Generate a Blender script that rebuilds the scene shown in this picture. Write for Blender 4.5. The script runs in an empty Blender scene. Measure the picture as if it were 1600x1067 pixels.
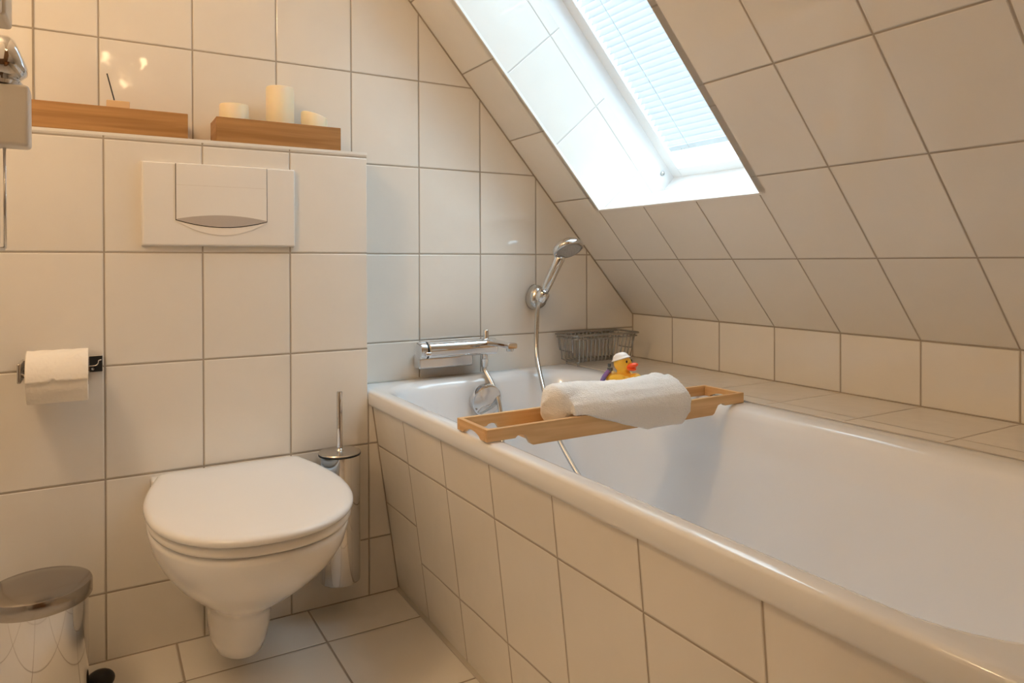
import bpy, bmesh, math, random
from mathutils import Vector, Matrix
random.seed(7)
PI = math.pi
SC = bpy.context.scene
COL = SC.collection

# ------------------------------------------------------------------ camera, world, light, exposure
cam_d = bpy.data.cameras.new('camera'); cam = bpy.data.objects.new('camera', cam_d); COL.objects.link(cam)
cam_d.sensor_width = 36; cam_d.lens = 1107.14 / 1600 * 36
cam_d.shift_y = (416.62 - 533.5) / 1600; cam_d.clip_start = .01
CAM = Vector((-.016, -1.9059, .8766))
_y, _p, _r = math.radians(30.4427), math.radians(-.3807), math.radians(-.1465)
_f = Vector((math.sin(_y)*math.cos(_p), math.cos(_y)*math.cos(_p), math.sin(_p)))
_rt = Vector((math.cos(_y), -math.sin(_y), 0)); _u = _rt.cross(_f)
_rt, _u = _rt*math.cos(_r)+_u*math.sin(_r), _u*math.cos(_r)-_rt*math.sin(_r)
cam.matrix_world = Matrix(((_rt.x, _u.x, -_f.x, CAM.x), (_rt.y, _u.y, -_f.y, CAM.y), (_rt.z, _u.z, -_f.z, CAM.z), (0, 0, 0, 1)))
SC.camera = cam
cam_d.dof.use_dof = False

W = bpy.data.worlds.new('world'); SC.world = W; W.use_nodes = True
W.node_tree.nodes['Background'].inputs[0].default_value = (.80, .90, 1, 1)
W.node_tree.nodes['Background'].inputs[1].default_value = 2.2
SC.view_settings.view_transform = 'Standard'; SC.view_settings.look = 'None'
SC.view_settings.exposure = .31; SC.view_settings.gamma = 1; SC.view_settings.use_curve_mapping = False
try:
    SC.cycles.use_denoising = True; SC.cycles.denoiser = 'OPENIMAGEDENOISE'
    SC.cycles.max_bounces = 12; SC.cycles.diffuse_bounces = 6; SC.cycles.glossy_bounces = 5
    SC.cycles.transmission_bounces = 6; SC.cycles.transparent_max_bounces = 12
    SC.cycles.sample_clamp_indirect = 6; SC.cycles.caustics_reflective = False; SC.cycles.caustics_refractive = False
except Exception: pass

KX, ZB, ZT, ANG, BY, ZTOP = 1.5893, .5473, .6969, math.radians(48.46), -.1115, 1.1626
CA, SA = math.cos(ANG), math.sin(ANG)
def roof(s, y, o=0.0):            # along the slope, along the room, outwards
    return Vector((KX - CA*s + SA*o, y, ZT + SA*s + CA*o))
RN = Vector((SA, 0, CA)); RS = Vector((-CA, 0, SA))

SKY_POWER, GLOW_POWER, LAMP_POWER, SIDE_POWER = 84, 3.1, 1.3, 19.5
def area(name, loc, aim, sx, sy, power, color):
    l = bpy.data.lights.new(name, 'AREA'); l.shape = 'RECTANGLE'; l.size = sx; l.size_y = sy; l.energy = power; l.color = color
    o = bpy.data.objects.new(name, l); COL.objects.link(o); o.location = loc
    o.rotation_euler = Vector(aim).to_track_quat('-Z', 'Y').to_euler(); return o
area('daylight', roof(1.0, -.5, 1.0), -RN, 2.0, 2.4, SKY_POWER, (.66, .855, 1))
sun = bpy.data.lights.new('sky_glow', 'SUN'); sun.energy = GLOW_POWER; sun.angle = math.radians(48); sun.color = (.70, .88, 1)      # hazy bright part of the sky
so_ = bpy.data.objects.new('sky_glow', sun); COL.objects.link(so_); so_.location = (3, -2, 4); so_.rotation_euler = Vector((-.53, .50, -.47)).to_track_quat('-Z', 'Y').to_euler()

# ------------------------------------------------------------------ materials
def mat(name, col, rough=.5, metal=0., spec=.5, coat=0., sss=0., noise=None, bump=None, trans=0., emit=None):
    m = bpy.data.materials.new(name); m.use_nodes = True; nt = m.node_tree; b = nt.nodes['Principled BSDF']
    b.inputs['Base Color'].default_value = (*col, 1); b.inputs['Roughness'].default_value = rough; b.inputs['Metallic'].default_value = metal
    b.inputs['Specular IOR Level'].default_value = spec; b.inputs['Coat Weight'].default_value = coat; b.inputs['Coat Roughness'].default_value = .05
    b.inputs['Transmission Weight'].default_value = trans
    if sss: b.inputs['Subsurface Weight'].default_value = sss; b.inputs['Subsurface Radius'].default_value = (.02, .012, .006); b.inputs['Subsurface Scale'].default_value = .5
    if emit: b.inputs['Emission Color'].default_value = (*emit[0], 1); b.inputs['Emission Strength'].default_value = emit[1]
    tc = nt.nodes.new('ShaderNodeTexCoord')
    if noise:
        n = nt.nodes.new('ShaderNodeTexNoise'); n.inputs['Scale'].default_value = noise[0]; n.inputs['Detail'].default_value = 4
        nt.links.new(tc.outputs['Object'], n.inputs['Vector'])
        mx = nt.nodes.new('ShaderNodeMixRGB'); mx.inputs[1].default_value = (*col, 1); mx.inputs[2].default_value = (*noise[1], 1)
        nt.links.new(n.outputs['Fac'], mx.inputs[0]); nt.links.new(mx.outputs[0], b.inputs['Base Color'])
    if bump:
        n = nt.nodes.new('ShaderNodeTexNoise'); n.inputs['Scale'].default_value = bump[0]; n.inputs['Detail'].default_value = 3
        nt.links.new(tc.outputs['Object'], n.inputs['Vector'])
        bp = nt.nodes.new('ShaderNodeBump'); bp.inputs['Strength'].default_value = bump[1]; bp.inputs['Distance'].default_value = bump[2]
        nt.links.new(n.outputs['Fac'], bp.inputs['Height']); nt.links.new(bp.outputs[0], b.inputs['Normal'])
    return m

TILE, GROUT = (.80, .765, .71), (.37, .32, .26)
def tile_mat(name, u0, v0, w, h, grout=.0035, col=TILE, gcol=GROUT, rough=.06, wave=.35):
    m = bpy.data.materials.new(name); m.use_nodes = True; nt = m.node_tree; N = nt.nodes; L = nt.links; b = N['Principled BSDF']
    uv = N.new('ShaderNodeUVMap'); sp = N.new('ShaderNodeSeparateXYZ'); L.new(uv.outputs[0], sp.inputs[0])
    def M(op, a, c=None, d=None):
        n = N.new('ShaderNodeMath'); n.operation = op
        for i, v in enumerate((a, c, d)):
            if v is None: continue
            if isinstance(v, (int, float)): n.inputs[i].default_value = v
            else: L.new(v, n.inputs[i])
        return n.outputs[0]
    def axis(o, off, size):
        t = M('DIVIDE', M('SUBTRACT', o, off), size); fl = M('FLOOR', t); fr = M('SUBTRACT', t, fl)
        return fl, M('MULTIPLY', M('MINIMUM', fr, M('SUBTRACT', 1.0, fr)), size)
    fu, du = axis(sp.outputs[0], u0, w); fv, dv = axis(sp.outputs[1], v0, h)
    d = M('MINIMUM', du, dv)
    def ramp(lo, hi):
        r = N.new('ShaderNodeMapRange'); r.interpolation_type = 'SMOOTHSTEP'; L.new(d, r.inputs[0])
        r.inputs[1].default_value = lo; r.inputs[2].default_value = hi; return r.outputs[0]
    mask = ramp(grout/2-.0004, grout/2+.0004); hgt = ramp(grout/2-.0005, grout/2+.0022)
    cx = N.new('ShaderNodeCombineXYZ'); L.new(fu, cx.inputs[0]); L.new(fv, cx.inputs[1])
    wn = N.new('ShaderNodeTexWhiteNoise'); L.new(cx.outputs[0], wn.inputs['Vector'])
    # faint glaze variation tile by tile and a soft mottling in the glaze
    nz = N.new('ShaderNodeTexNoise'); nz.inputs['Scale'].default_value = 9; nz.inputs['Detail'].default_value = 5; nz.inputs['Distortion'].default_value = .8
    L.new(uv.outputs[0], nz.inputs['Vector'])
    val = M('ADD', M('MULTIPLY', wn.outputs['Value'], .05), M('ADD', M('MULTIPLY', nz.outputs['Fac'], .06), .945))
    tc = N.new('ShaderNodeMixRGB'); tc.blend_type = 'MULTIPLY'; tc.inputs[0].default_value = 1; tc.inputs[1].default_value = (*col, 1)
    L.new(val, tc.inputs[2])
    mx = N.new('ShaderNodeMixRGB'); mx.inputs[1].default_value = (*gcol, 1); L.new(mask, mx.inputs[0]); L.new(tc.outputs[0], mx.inputs[2])
    L.new(mx.outputs[0], b.inputs['Base Color'])
    L.new(M('ADD', M('MULTIPLY', mask, rough-.85), .85), b.inputs['Roughness'])
    b.inputs['Specular IOR Level'].default_value = .5
    n2 = N.new('ShaderNodeTexNoise'); n2.inputs['Scale'].default_value = 14; n2.inputs['Detail'].default_value = 2; L.new(uv.outputs[0], n2.inputs['Vector'])
    b1 = N.new('ShaderNodeBump'); b1.inputs['Strength'].default_value = wave; b1.inputs['Distance'].default_value = .002; L.new(n2.outputs['Fac'], b1.inputs['Height'])
    b2 = N.new('ShaderNodeBump'); b2.inputs['Strength'].default_value = .8; b2.inputs['Distance'].default_value = .0015; L.new(hgt, b2.inputs['Height']); L.new(b1.outputs[0], b2.inputs['Normal'])
    L.new(b2.outputs[0], b.inputs['Normal'])
    return m

def wood_mat(name, c1, c2, axis=0, rough=.45):
    m = bpy.data.materials.new(name); m.use_nodes = True; nt = m.node_tree; N = nt.nodes; L = nt.links; b = N['Principled BSDF']
    tc = N.new('ShaderNodeTexCoord'); mp = N.new('ShaderNodeMapping'); L.new(tc.outputs['Object'], mp.inputs[0])
    sc = [90, 90, 90]; sc[axis] = 5; mp.inputs['Scale'].default_value = sc
    n = N.new('ShaderNodeTexNoise'); n.inputs['Scale'].default_value = 1.0; n.inputs['Detail'].default_value = 6; n.inputs['Distortion'].default_value = .6
    L.new(mp.outputs[0], n.inputs['Vector'])
    mp2 = N.new('ShaderNodeMapping'); L.new(tc.outputs['Object'], mp2.inputs[0]); s2 = [55, 55, 55]; s2[axis] = 1.2; mp2.inputs['Scale'].default_value = s2
    n2 = N.new('ShaderNodeTexNoise'); n2.inputs['Scale'].default_value = 1.0; n2.inputs['Detail'].default_value = 2; L.new(mp2.outputs[0], n2.inputs['Vector'])
    ad = N.new('ShaderNodeMath'); ad.operation = 'ADD'; L.new(n.outputs['Fac'], ad.inputs[0]); L.new(n2.outputs['Fac'], ad.inputs[1])
    r = N.new('ShaderNodeValToRGB'); r.color_ramp.elements[0].position = .38; r.color_ramp.elements[1].position = .66
    r.color_ramp.elements[0].color = (*c1, 1); r.color_ramp.elements[1].color = (*c2, 1)
    hf = N.new('ShaderNodeMath'); hf.operation = 'MULTIPLY'; hf.inputs[1].default_value = .5; L.new(ad.outputs[0], hf.inputs[0])
    L.new(hf.outputs[0], r.inputs[0]); L.new(r.outputs[0], b.inputs['Base Color']); b.inputs['Roughness'].default_value = rough
    return m

M_wall = tile_mat('wall_tiles', -.0076, .15, .2, .25)
M_box = tile_mat('boxed_wall_tiles', 0, .15, .2, .25)
M_knee = tile_mat('low_wall_tiles', .005, ZB, .2, .1496)
M_roof = tile_mat('slope_tiles', .005, 0, .2, .2474)
M_ledge = tile_mat('ledge_tiles', .005, 1.36, .2, .2293, grout=.0028)
M_panel = tile_mat('panel_tiles', -.3155, .147, .2095, .2475, grout=.003)
M_panel_end = tile_mat('panel_end_tiles', -.3155, .2395, .2095, .1560, grout=.003)
M_panel_low = tile_mat('panel_low_tiles', -.3155, -5, .2095, 10, grout=.003)
M_floor = tile_mat('floor_tiles', .1404, -.283, .3, .3, grout=.0045, rough=.3)
M_reveal = tile_mat('reveal_tiles', .44, .197, .2474, 1.0, grout=.0025, gcol=(.55, .52, .48))
M_plaster = mat('plaster', (.80, .76, .70), .9)
M_trim = mat('white_trim', (.84, .82, .78), .35)
M_ceramic = mat('white_ceramic', (.84, .835, .83), .1, coat=.3)
M_enamel = mat('white_enamel', (.83, .845, .87), .14, coat=.4)
M_lid = mat('white_lid_plastic', (.83, .835, .84), .18, bump=(3, .05, .01))
M_plastic = mat('white_plastic', (.82, .80, .77), .25)
M_greygrip = mat('grey_plastic', (.47, .43, .40), .35)
M_darkgap = mat('dark_gap', (.05, .045, .04), .7)
M_chrome = mat('chrome', (.74, .74, .75), .05, 1.)
M_chrome_soft = mat('brushed_steel', (.62, .60, .57), .22, 1.)
M_steel_lid = mat('satin_steel', (.40, .37, .34), .18, 1.)
M_wire = mat('steel_wire', (.42, .41, .40), .25, 1.)
M_black = mat('black_plastic', (.012, .012, .012), .4)
M_bamboo = wood_mat('bamboo', (.60, .345, .14), (.80, .54, .27), 0)
M_bamboo_y = wood_mat('bamboo_crosswise', (.60, .345, .14), (.80, .54, .27), 1)
M_bamboo_dark = wood_mat('dark_bamboo', (.32, .155, .048), (.50, .27, .10), 0)
M_bamboo_dark_y = wood_mat('dark_bamboo_crosswise', (.32, .155, .048), (.50, .27, .10), 1)
M_wood = mat('pale_wood', (.72, .50, .28), .6)
M_wax = mat('cream_wax', (.86, .76, .56), .45, sss=.35)
M_towel = mat('white_terry', (.90, .89, .87), .95, spec=.1, bump=(420, .7, .004))
M_paper = mat('toilet_tissue', (.90, .85, .77), .95, spec=.1, bump=(160, .35, .003))
M_card = mat('cardboard', (.45, .34, .22), .9)
M_duck = mat('yellow_vinyl', (.90, .56, .06), .3, sss=.25)
M_beak = mat('orange_vinyl', (.90, .10, .02), .3)
M_capm = mat('white_vinyl', (.90, .88, .86), .4)
M_strap = mat('blue_ribbon', (.05, .22, .62), .4, noise=(160, (.45, .06, .30)))
M_buckle = mat('dark_buckle', (.10, .11, .12), .35)
M_pvc = mat('white_window_frame', (.84, .86, .88), .3)
M_mirror = mat('mirror', (.9, .9, .9), .02, 1.)
M_cabinet = mat('cream_lacquer', (.82, .76, .66), .35)
M_wicker = wood_mat('wicker', (.16, .06, .015), (.45, .19, .05), 2, .6)
M_bulb = mat('warm_bulb', (1, .8, .5), .5, emit=((1, .66, .33), 25))
M_doorwhite = mat('door_paint', (.80, .77, .72), .4)
M_door = wood_mat('door_wood', (.16, .08, .035), (.30, .16, .07), 2, .5)

def blind_mat():
    m = bpy.data.materials.new('blind_slat'); m.use_nodes = True; nt = m.node_tree; N = nt.nodes; L = nt.links
    N.remove(N['Principled BSDF']); out = N['Material Output']
    d = N.new('ShaderNodeBsdfDiffuse'); d.inputs[0].default_value = (.52, .545, .57, 1)
    t = N.new('ShaderNodeBsdfTranslucent'); t.inputs[0].default_value = (.80, .86, .92, 1)
    mx = N.new('ShaderNodeMixShader'); mx.inputs[0].default_value = .12; L.new(d.outputs[0], mx.inputs[1]); L.new(t.outputs[0], mx.inputs[2]); L.new(mx.outputs[0], out.inputs[0]); return m
M_slat = blind_mat()
def glass_mat():
    m = bpy.data.materials.new('window_glass'); m.use_nodes = True; nt = m.node_tree; N = nt.nodes; L = nt.links
    N.remove(N['Principled BSDF']); out = N['Material Output']
    t = N.new('ShaderNodeBsdfTransparent'); t.inputs[0].default_value = (.95, .98, .98, 1)
    g = N.new('ShaderNodeBsdfGlossy'); g.inputs['Roughness'].default_value = .02
    mx = N.new('ShaderNodeMixShader'); mx.inputs[0].default_value = .05;
    L.new(t.outputs[0], mx.inputs[1]); L.new(g.outputs[0], mx.inputs[2]); L.new(mx.outputs[0], out.inputs[0]); return m
M_glass = glass_mat()

# ------------------------------------------------------------------ mesh helpers
def link(name, bm, m, parent=None, smooth=False, bevel=0, seg=3, angle=35, sub=0):
    me = bpy.data.meshes.new(name); bmesh.ops.recalc_face_normals(bm, faces=bm.faces[:]) if smooth is not None else None
    bm.to_mesh(me); bm.free()
    for x in (m if isinstance(m, (list, tuple)) else [m]): me.materials.append(x)
    o = bpy.data.objects.new(name, me); COL.objects.link(o)
    if parent: o.parent = parent
    if bevel:
        b = o.modifiers.new('bevel', 'BEVEL'); b.width = bevel; b.segments = seg; b.limit_method = 'ANGLE'; b.angle_limit = math.radians(angle)
    if sub:
        s = o.modifiers.new('subdivision', 'SUBSURF'); s.levels = sub; s.render_levels = sub
    if smooth or bevel:
        for p in me.polygons: p.use_smooth = True
        if bevel:
            w = o.modifiers.new('normals', 'WEIGHTED_NORMAL'); w.keep_sharp = True
        elif smooth == 'auto':
            import bmesh as _b
            b2 = _b.new(); b2.from_mesh(me)
            for e in b2.edges:
                if len(e.link_faces) == 2 and e.calc_face_angle(0) > math.radians(angle): e.smooth = False
            b2.to_mesh(me); b2.free()
    return o
def thing(name, label, cat, loc=(0, 0, 0), rz=0, group=None):
    o = bpy.data.objects.new(name, None); COL.objects.link(o); o.location = loc; o.rotation_euler = (0, 0, rz)
    o.empty_display_size = .05; return tag(o, label, cat, group)
def tag(o, label, cat, group=None):
    o['label'] = label; o['category'] = cat
    if group: o['group'] = group
    return o
def struct(o): o['kind'] = 'structure'; return o

def box(bm, x0, x1, y0, y1, z0, z1, M=None):
    vs = [bm.verts.new((x, y, z)) for x in (x0, x1) for y in (y0, y1) for z in (z0, z1)]
    for f in ((0, 1, 3, 2), (4, 6, 7, 5), (0, 4, 5, 1), (2, 3, 7, 6), (0, 2, 6, 4), (1, 5, 7, 3)): bm.faces.new([vs[i] for i in f])
    if M is not None:
        for v in vs: v.co = M @ v.co
    return vs
def prism(bm, pts, ext):
    a = [bm.verts.new(p) for p in pts]; b = [bm.verts.new(Vector(p)+Vector(ext)) for p in pts]
    bm.faces.new(a); bm.faces.new(b[::-1]); n = len(a)
    for i in range(n): bm.faces.new((a[i], a[(i+1) % n], b[(i+1) % n], b[i]))
def loft(bm, rings, cap0=True, cap1=True, closed=True):
    R = [[bm.verts.new(p) for p in r] for r in rings]
    for a, b in zip(R, R[1:]):
        n = len(a)
        for i in range(n if closed else n-1): bm.faces.new((a[i], a[(i+1) % n], b[(i+1) % n], b[i]))
    if cap0: bm.faces.new(R[0][::-1])
    if cap1: bm.faces.new(R[-1])
    return R
def lathe(bm, prof, c=(0, 0, 0), n=48, M=None):
    rings = []
    for r, z in prof:
        r = max(r, 1e-5); rings.append([Vector((r*math.cos(2*PI*i/n), r*math.sin(2*PI*i/n), z)) for i in range(n)])
    T = (Matrix.Translation(c) @ M) if M is not None else Matrix.Translation(c)
    loft(bm, [[T @ p for p in r] for r in rings])
def frames(pts):
    P = [Vector(p) for p in pts]; T = []
    for i in range(len(P)):
        T.append((P[min(i+1, len(P)-1)]-P[max(i-1, 0)]).normalized())
    n = T[0].orthogonal().normalized(); out = []
    for i, t in enumerate(T):
        if i: 
            q = T[i-1].rotation_difference(t); n = q @ n
        n = (n - t*n.dot(t)).normalized(); out.append((P[i], n, t.cross(n)))
    return out
def tube(bm, pts, r, n=10, closed=False):
    rr = r if isinstance(r, (list, tuple)) else [r]*len(pts)
    if closed: pts = list(pts)+[pts[0], pts[1]]; rr = list(rr)+[rr[0], rr[1]]
    rings = [[p+(a*math.cos(2*PI*i/n)+b*math.sin(2*PI*i/n))*q for i in range(n)] for (p, a, b), q in zip(frames(pts), rr)]
    loft(bm, rings)
def spline(pts, k=8):
    P = [Vector(p) for p in pts]; P = [2*P[0]-P[1]]+P+[2*P[-1]-P[-2]]; out = []
    for i in range(1, len(P)-2):
        a, b, c, d = P[i-1:i+3]
        for j in range(k):
            t = j/k; out.append(.5*((2*b)+(c-a)*t+(2*a-5*b+4*c-d)*t*t+(3*b-a-3*c+d)*t**3))
    out.append(P[-2]); return out
def rrect(x0, x1, y0, y1, r, z, k=10, m=8, fn=None):
    pts = []; C = ((x1-r, y1-r, 0), (x0+r, y1-r, 90), (x0+r, y0+r, 180), (x1-r, y0+r, 270))
    for i, (cx, cy, a0) in enumerate(C):
        arc = [(cx+r*math.cos(math.radians(a0+90*j/k)), cy+r*math.sin(math.radians(a0+90*j/k))) for j in range(k+1)]
        nx, ny, na = C[(i+1) % 4]; q = (nx+r*math.cos(math.radians(na)), ny+r*math.sin(math.radians(na)))
        pts += arc; e = arc[-1]
        pts += [(e[0]+(q[0]-e[0])*j/m, e[1]+(q[1]-e[1])*j/m) for j in range(1, m)]
    return [Vector((x, y, z)) for x, y in pts]
def ellipsoid(bm, c, rx, ry, rz, n=24, m=14, M=None):
    T = Matrix.Translation(c) @ (M if M is not None else Matrix.Identity(4)); rings = []
    for j in range(m+1):
        a = -PI/2+PI*j/m; q = max(math.cos(a), 1e-4)
        rings.append([T @ Vector((rx*q*math.cos(2*PI*i/n), ry*q*math.sin(2*PI*i/n), rz*math.sin(a))) for i in range(n)])
    loft(bm, rings)
def uvset(o, fn):
    me = o.data; uv = me.uv_layers.new(name='UVMap')
    for p in me.polygons:
        for li in p.loop_indices: uv.data[li].uv = fn(me.vertices[me.loops[li].vertex_index].co, p.normal)
    return o

# ------------------------------------------------------------------ the room
XL, YR, ZC = -.85, -2.60, 2.20
XC = KX-(ZC-ZT)*CA/SA
S_TOP = (ZC-ZT)/SA
YL, YRT = -.1975, -.797          # sides of the skylight opening
SB, ST = .448, 1.55              # its lower and upper edge along the slope

bm = bmesh.new(); box(bm, XL-.1, KX+.1, YR-.1, .1, -.1, 0)
struct(uvset(link('floor', bm, M_floor), lambda c, n: (c.x, c.y)))
bm = bmesh.new()
prism(bm, [(XL, 0, 0), (KX, 0, 0), (KX, 0, ZT), (XC, 0, ZC), (XL, 0, ZC)], (0, .1, 0))
struct(uvset(link('wall_back', bm, M_wall), lambda c, n: (c.x, c.z)))
bm = bmesh.new(); prism(bm, [(XL, BY, 0), (.7, BY, 0), (.7, BY, .40), (.597, BY, .52), (.597, BY, ZTOP), (XL, BY, ZTOP)], (0, -BY, 0))
struct(uvset(link('wall_boxed_in', bm, M_box), lambda c, n: (c.x, c.z) if abs(n.y) > .5 else ((.1, c.z) if abs(n.x) > .5 else (c.x, .27))))
bm = bmesh.new(); box(bm, XL-.1, XL, YR-.1, .1, 0, ZC)
struct(uvset(link('wall_left', bm, M_wall), lambda c, n: (c.y, c.z)))
bm = bmesh.new(); prism(bm, [(XL, YR, 0), (KX, YR, 0), (KX, YR, ZT), (XC, YR, ZC), (XL, YR, ZC)], (0, -.1, 0))
struct(uvset(link('wall_rear', bm, M_wall), lambda c, n: (c.x, c.z)))
bm = bmesh.new(); box(bm, KX, KX+.1, YR, .1, 0, ZT)
struct(uvset(link('wall_right', bm, M_knee), lambda c, n: (c.y, c.z)))
bm = bmesh.new(); box(bm, XL-.1, XC+.05, YR-.1, .1, ZC, ZC+.1)
struct(link('ceiling', bm, M_plaster))
# sloping ceiling round the skylight opening
bm = bmesh.new(); th = .05
def slab(s0, s1, y0, y1): prism(bm, [roof(s0, y0), roof(s1, y0), roof(s1, y1), roof(s0, y1)], RN*th)
KW = .05*(SB-.33)/.24
prism(bm, [roof(0, YR-.1), roof(SB, YR-.1), roof(SB-KW, YR-.1, th), roof(0, YR-.1, th)], (0, -YR+.2, 0)); slab(SB, ST, YL, .1); slab(SB, ST, YR-.1, YRT); slab(ST, S_TOP+.05, YR-.1, .1)
struct(uvset(link('ceiling_slope', bm, M_roof, smooth=None), lambda c, n: (c.y, (c-Vector((KX, 0, ZT))).dot(RS))))
# reveals of the skylight
def reveal(name, quad, ext, fn, m):
    bm = bmesh.new(); prism(bm, quad, ext); return struct(uvset(link(name, bm, m), fn))
so = lambda c: ((c-Vector((KX, 0, ZT))).dot(RS), (c-Vector((KX, 0, ZT))).dot(RN))
O1, O2 = .24, .305
for nm, y, e in (('trim_1', YL-.0015, .02), ('trim_2', YRT+.0015, -.02)):
    reveal(nm, [roof(SB-.0, y), roof(ST, y), roof(ST, y, O1), roof(.330, y, O1)], (0, e, 0), lambda c, n: so(c), M_reveal)
def bot_uv(c, n): return ((c.y, .3+so(c)[1]))
M_reveal_b = tile_mat('reveal_bottom_tiles', -.4015, 0, .2, 2.0, grout=.0025, gcol=(.55, .52, .48))
reveal('trim_3', [roof(SB, YL), roof(SB, YRT), roof(.330, YRT, O1), roof(.330, YL, O1)], -RS*.006+RN*.02, bot_uv, M_reveal_b)
reveal('trim_4', [roof(ST, YL), roof(ST, YRT), roof(ST, YRT, O1), roof(ST, YL, O1)], RS*.02, bot_uv, M_reveal_b)
# pale edging along the opening and the boxed-in wall
bm = bmesh.new()
prism(bm, [roof(SB-.004, YL+.004, -.0012), roof(SB-.004, YRT-.004, -.0012), roof(SB+.001, YRT-.004, -.0012), roof(SB+.001, YL+.004, -.0012)], RN*.003)
prism(bm, [roof(SB, YL+.003, -.0012), roof(ST, YL+.003, -.0012), roof(ST, YL-.0025, -.0012), roof(SB, YL-.0025, -.0012)], RN*.008)
struct(link('trim_5', bm, M_trim))
bm = bmesh.new(); prism(bm, [(XL, BY-.001, ZTOP-.006), (.599, BY-.001, ZTOP-.006), (.599, BY-.001, ZTOP+.001), (XL, BY-.001, ZTOP+.001)], (0, .02, 0))
struct(link('trim_6', bm, M_trim))
# tiled ledge beside the bath, and the slanted tiled bath panel
bm = bmesh.new(); box(bm, 1.3085, KX, YR, 0, .505, ZB)
struct(uvset(link('trim_7', bm, M_ledge), lambda c, n: (c.y, c.x) if abs(n.z) > .5 else (c.y*0+.1, 1.45+c.z*.01)))
bm = bmesh.new()
PT, PF, PSK = .6127, .6832, .02      # panel top and foot, skew along the room
def pan(y, z, off=0): return Vector((PF+(PT-PF)*z/.488+(.008-.021*z/.488)*(y-BY)+off, y, z))
YS = [BY, -.3155]+[-.3155-.2095*i for i in range(1, 11)]+[YR]
for ya, yb in zip(YS, YS[1:]):
    for za, zb in (((0, .15), (.15, .4968)) if ya > -.3 else ((0, .4968),)):
        prism(bm, [pan(ya, za), pan(yb, za), pan(yb, zb), pan(ya, zb)], (.02, 0, 0))
o = struct(uvset(link('wall_bath_panel', bm, [M_panel, M_panel_end, M_panel_low]), lambda c, n: (c.y, c.z*1.0099)))
for p in o.data.polygons:
    if p.center.y > -.3155+1e-4: p.material_index = 1 if p.center.z > .15 else 2
bm = bmesh.new(); prism(bm, [pan(BY, 0, -.010), pan(YR, 0, -.010), pan(YR, .003, 0), pan(BY, .003, 0)], (.0, 0, .002))
struct(link('baseboard_bath', bm, mat('grey_joint', (.52, .48, .42), .8)))

M_joint = mat('wall_joint', GROUT, .85)
bm = bmesh.new()
for p, q in (((KX-.001, -.001, ZT-.002), roof(S_TOP, -.001, -.0015)), ((KX-.001, -.001, ZB), (KX-.001, -.001, ZT)), ((KX, YR, ZT), (KX, -.001, ZT)), ((KX, YR, ZB), (KX, 0, ZB)), ((1.3105, -.001, ZB), (KX, -.001, ZB)), ((XL, BY, 0), (.685, BY, 0)), (pan(BY-.001, 0), pan(BY-.001, .4965))):
    tube(bm, [p, q], .0022, 8)
struct(link('trim_8', bm, M_joint))
bm = bmesh.new(); tube(bm, [(.600, -.001, .540), (1.3105, -.001, .540)], .003, 8); tube(bm, [(1.3088, YR, .5462), (1.3088, -.003, .5462)], .0019, 8); struct(link('trim_9', bm, mat('silicone', (.60, .57, .52), .5)))

# skylight: lining, sash, pane; the blind is a thing of its own
bm = bmesh.new()
for y, e in ((YL, .03), (YRT, -.03)): prism(bm, [roof(.325, y, O1), roof(ST, y, O1), roof(ST, y, O2), roof(.325, y, O2)], (0, e, 0))
prism(bm, [roof(.330, YL, O1), roof(.330, YRT, O1), roof(.334, YRT, O2), roof(.334, YL, O2)], -RS*.03)
prism(bm, [roof(ST, YL, O1), roof(ST, YRT, O1), roof(ST, YRT, O2), roof(ST, YL, O2)], RS*.03)
win = struct(link('window_1', bm, M_pvc))
bm = bmesh.new(); SW, SBW = .045, .036
def bar(s0, s1, y0, y1, o0, o1): prism(bm, [roof(s0, y0, o0), roof(s1, y0, o0), roof(s1, y1, o0), roof(s0, y1, o0)], RN*(o1-o0))
YA, YB, S0, S1 = YL+.008, YRT-.008, .328, ST+.01
bar(S0, S1, YA, YA-SW, .303, .36); bar(S0, S1, YB, YB+SW, .303, .36)
bar(S0, S0+SBW, YA-SW, YB+SW, .303, .36); bar(S1-SBW, S1, YA-SW, YB+SW, .303, .36)
link('window_sash', bm, M_pvc, win, bevel=.003)
bm = bmesh.new(); bar(S0+.01, S1-.01, YA-.02, YB+.02, .343, .348); link('window_pane', bm, M_glass, win)
bm = bmesh.new(); lathe(bm, [(0, 0), (.007, 0), (.007, .004), (.004, .006), (0, .006)], n=16, M=Matrix.Rotation(PI/2, 4, 'X'))
bt = link('bolt', bm, M_chrome_soft, win, smooth='auto'); bt.location = roof(.375, YL-.001, .272)

bm = bmesh.new()
s = .452
yb0, yb1 = YA-SW-.004, YB+SW+.004
tilt = math.radians(50)
while s < S1-.05:
    prof = []
    for j in range(7):
        t = (j/6-.5)*.025; prof.append((s+t*math.cos(tilt), .318+t*math.sin(tilt)+.0022*(1-(j/3-1)**2)))
    R = [[bm.verts.new(roof(a, y, b)) for a, b in prof] for y in (yb0, yb1)]
    for i in range(6): bm.faces.new((R[0][i], R[0][i+1], R[1][i+1], R[1][i]))
    s += .020
vb = thing('venetian_blind', 'white slatted venetian blind in the skylight, lowered almost to the sill', 'blind', roof(.43, -.5, .318))
inv = Matrix.Translation(-Vector(vb.location))
def rel(o, root): o.matrix_parent_inverse = Matrix.Translation(-Vector(root.location)) if not any(root.rotation_euler) else root.matrix_basis.inverted(); return o
o = link('slats', bm, M_slat, vb, smooth=True); rel(o, vb)
bm = bmesh.new(); bar(.422, .440, yb0, yb1, .312, .324); rel(link('bottom_rail', bm, mat('blind_rail', (.62, .70, .76), .4), vb, bevel=.002), vb)
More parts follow.
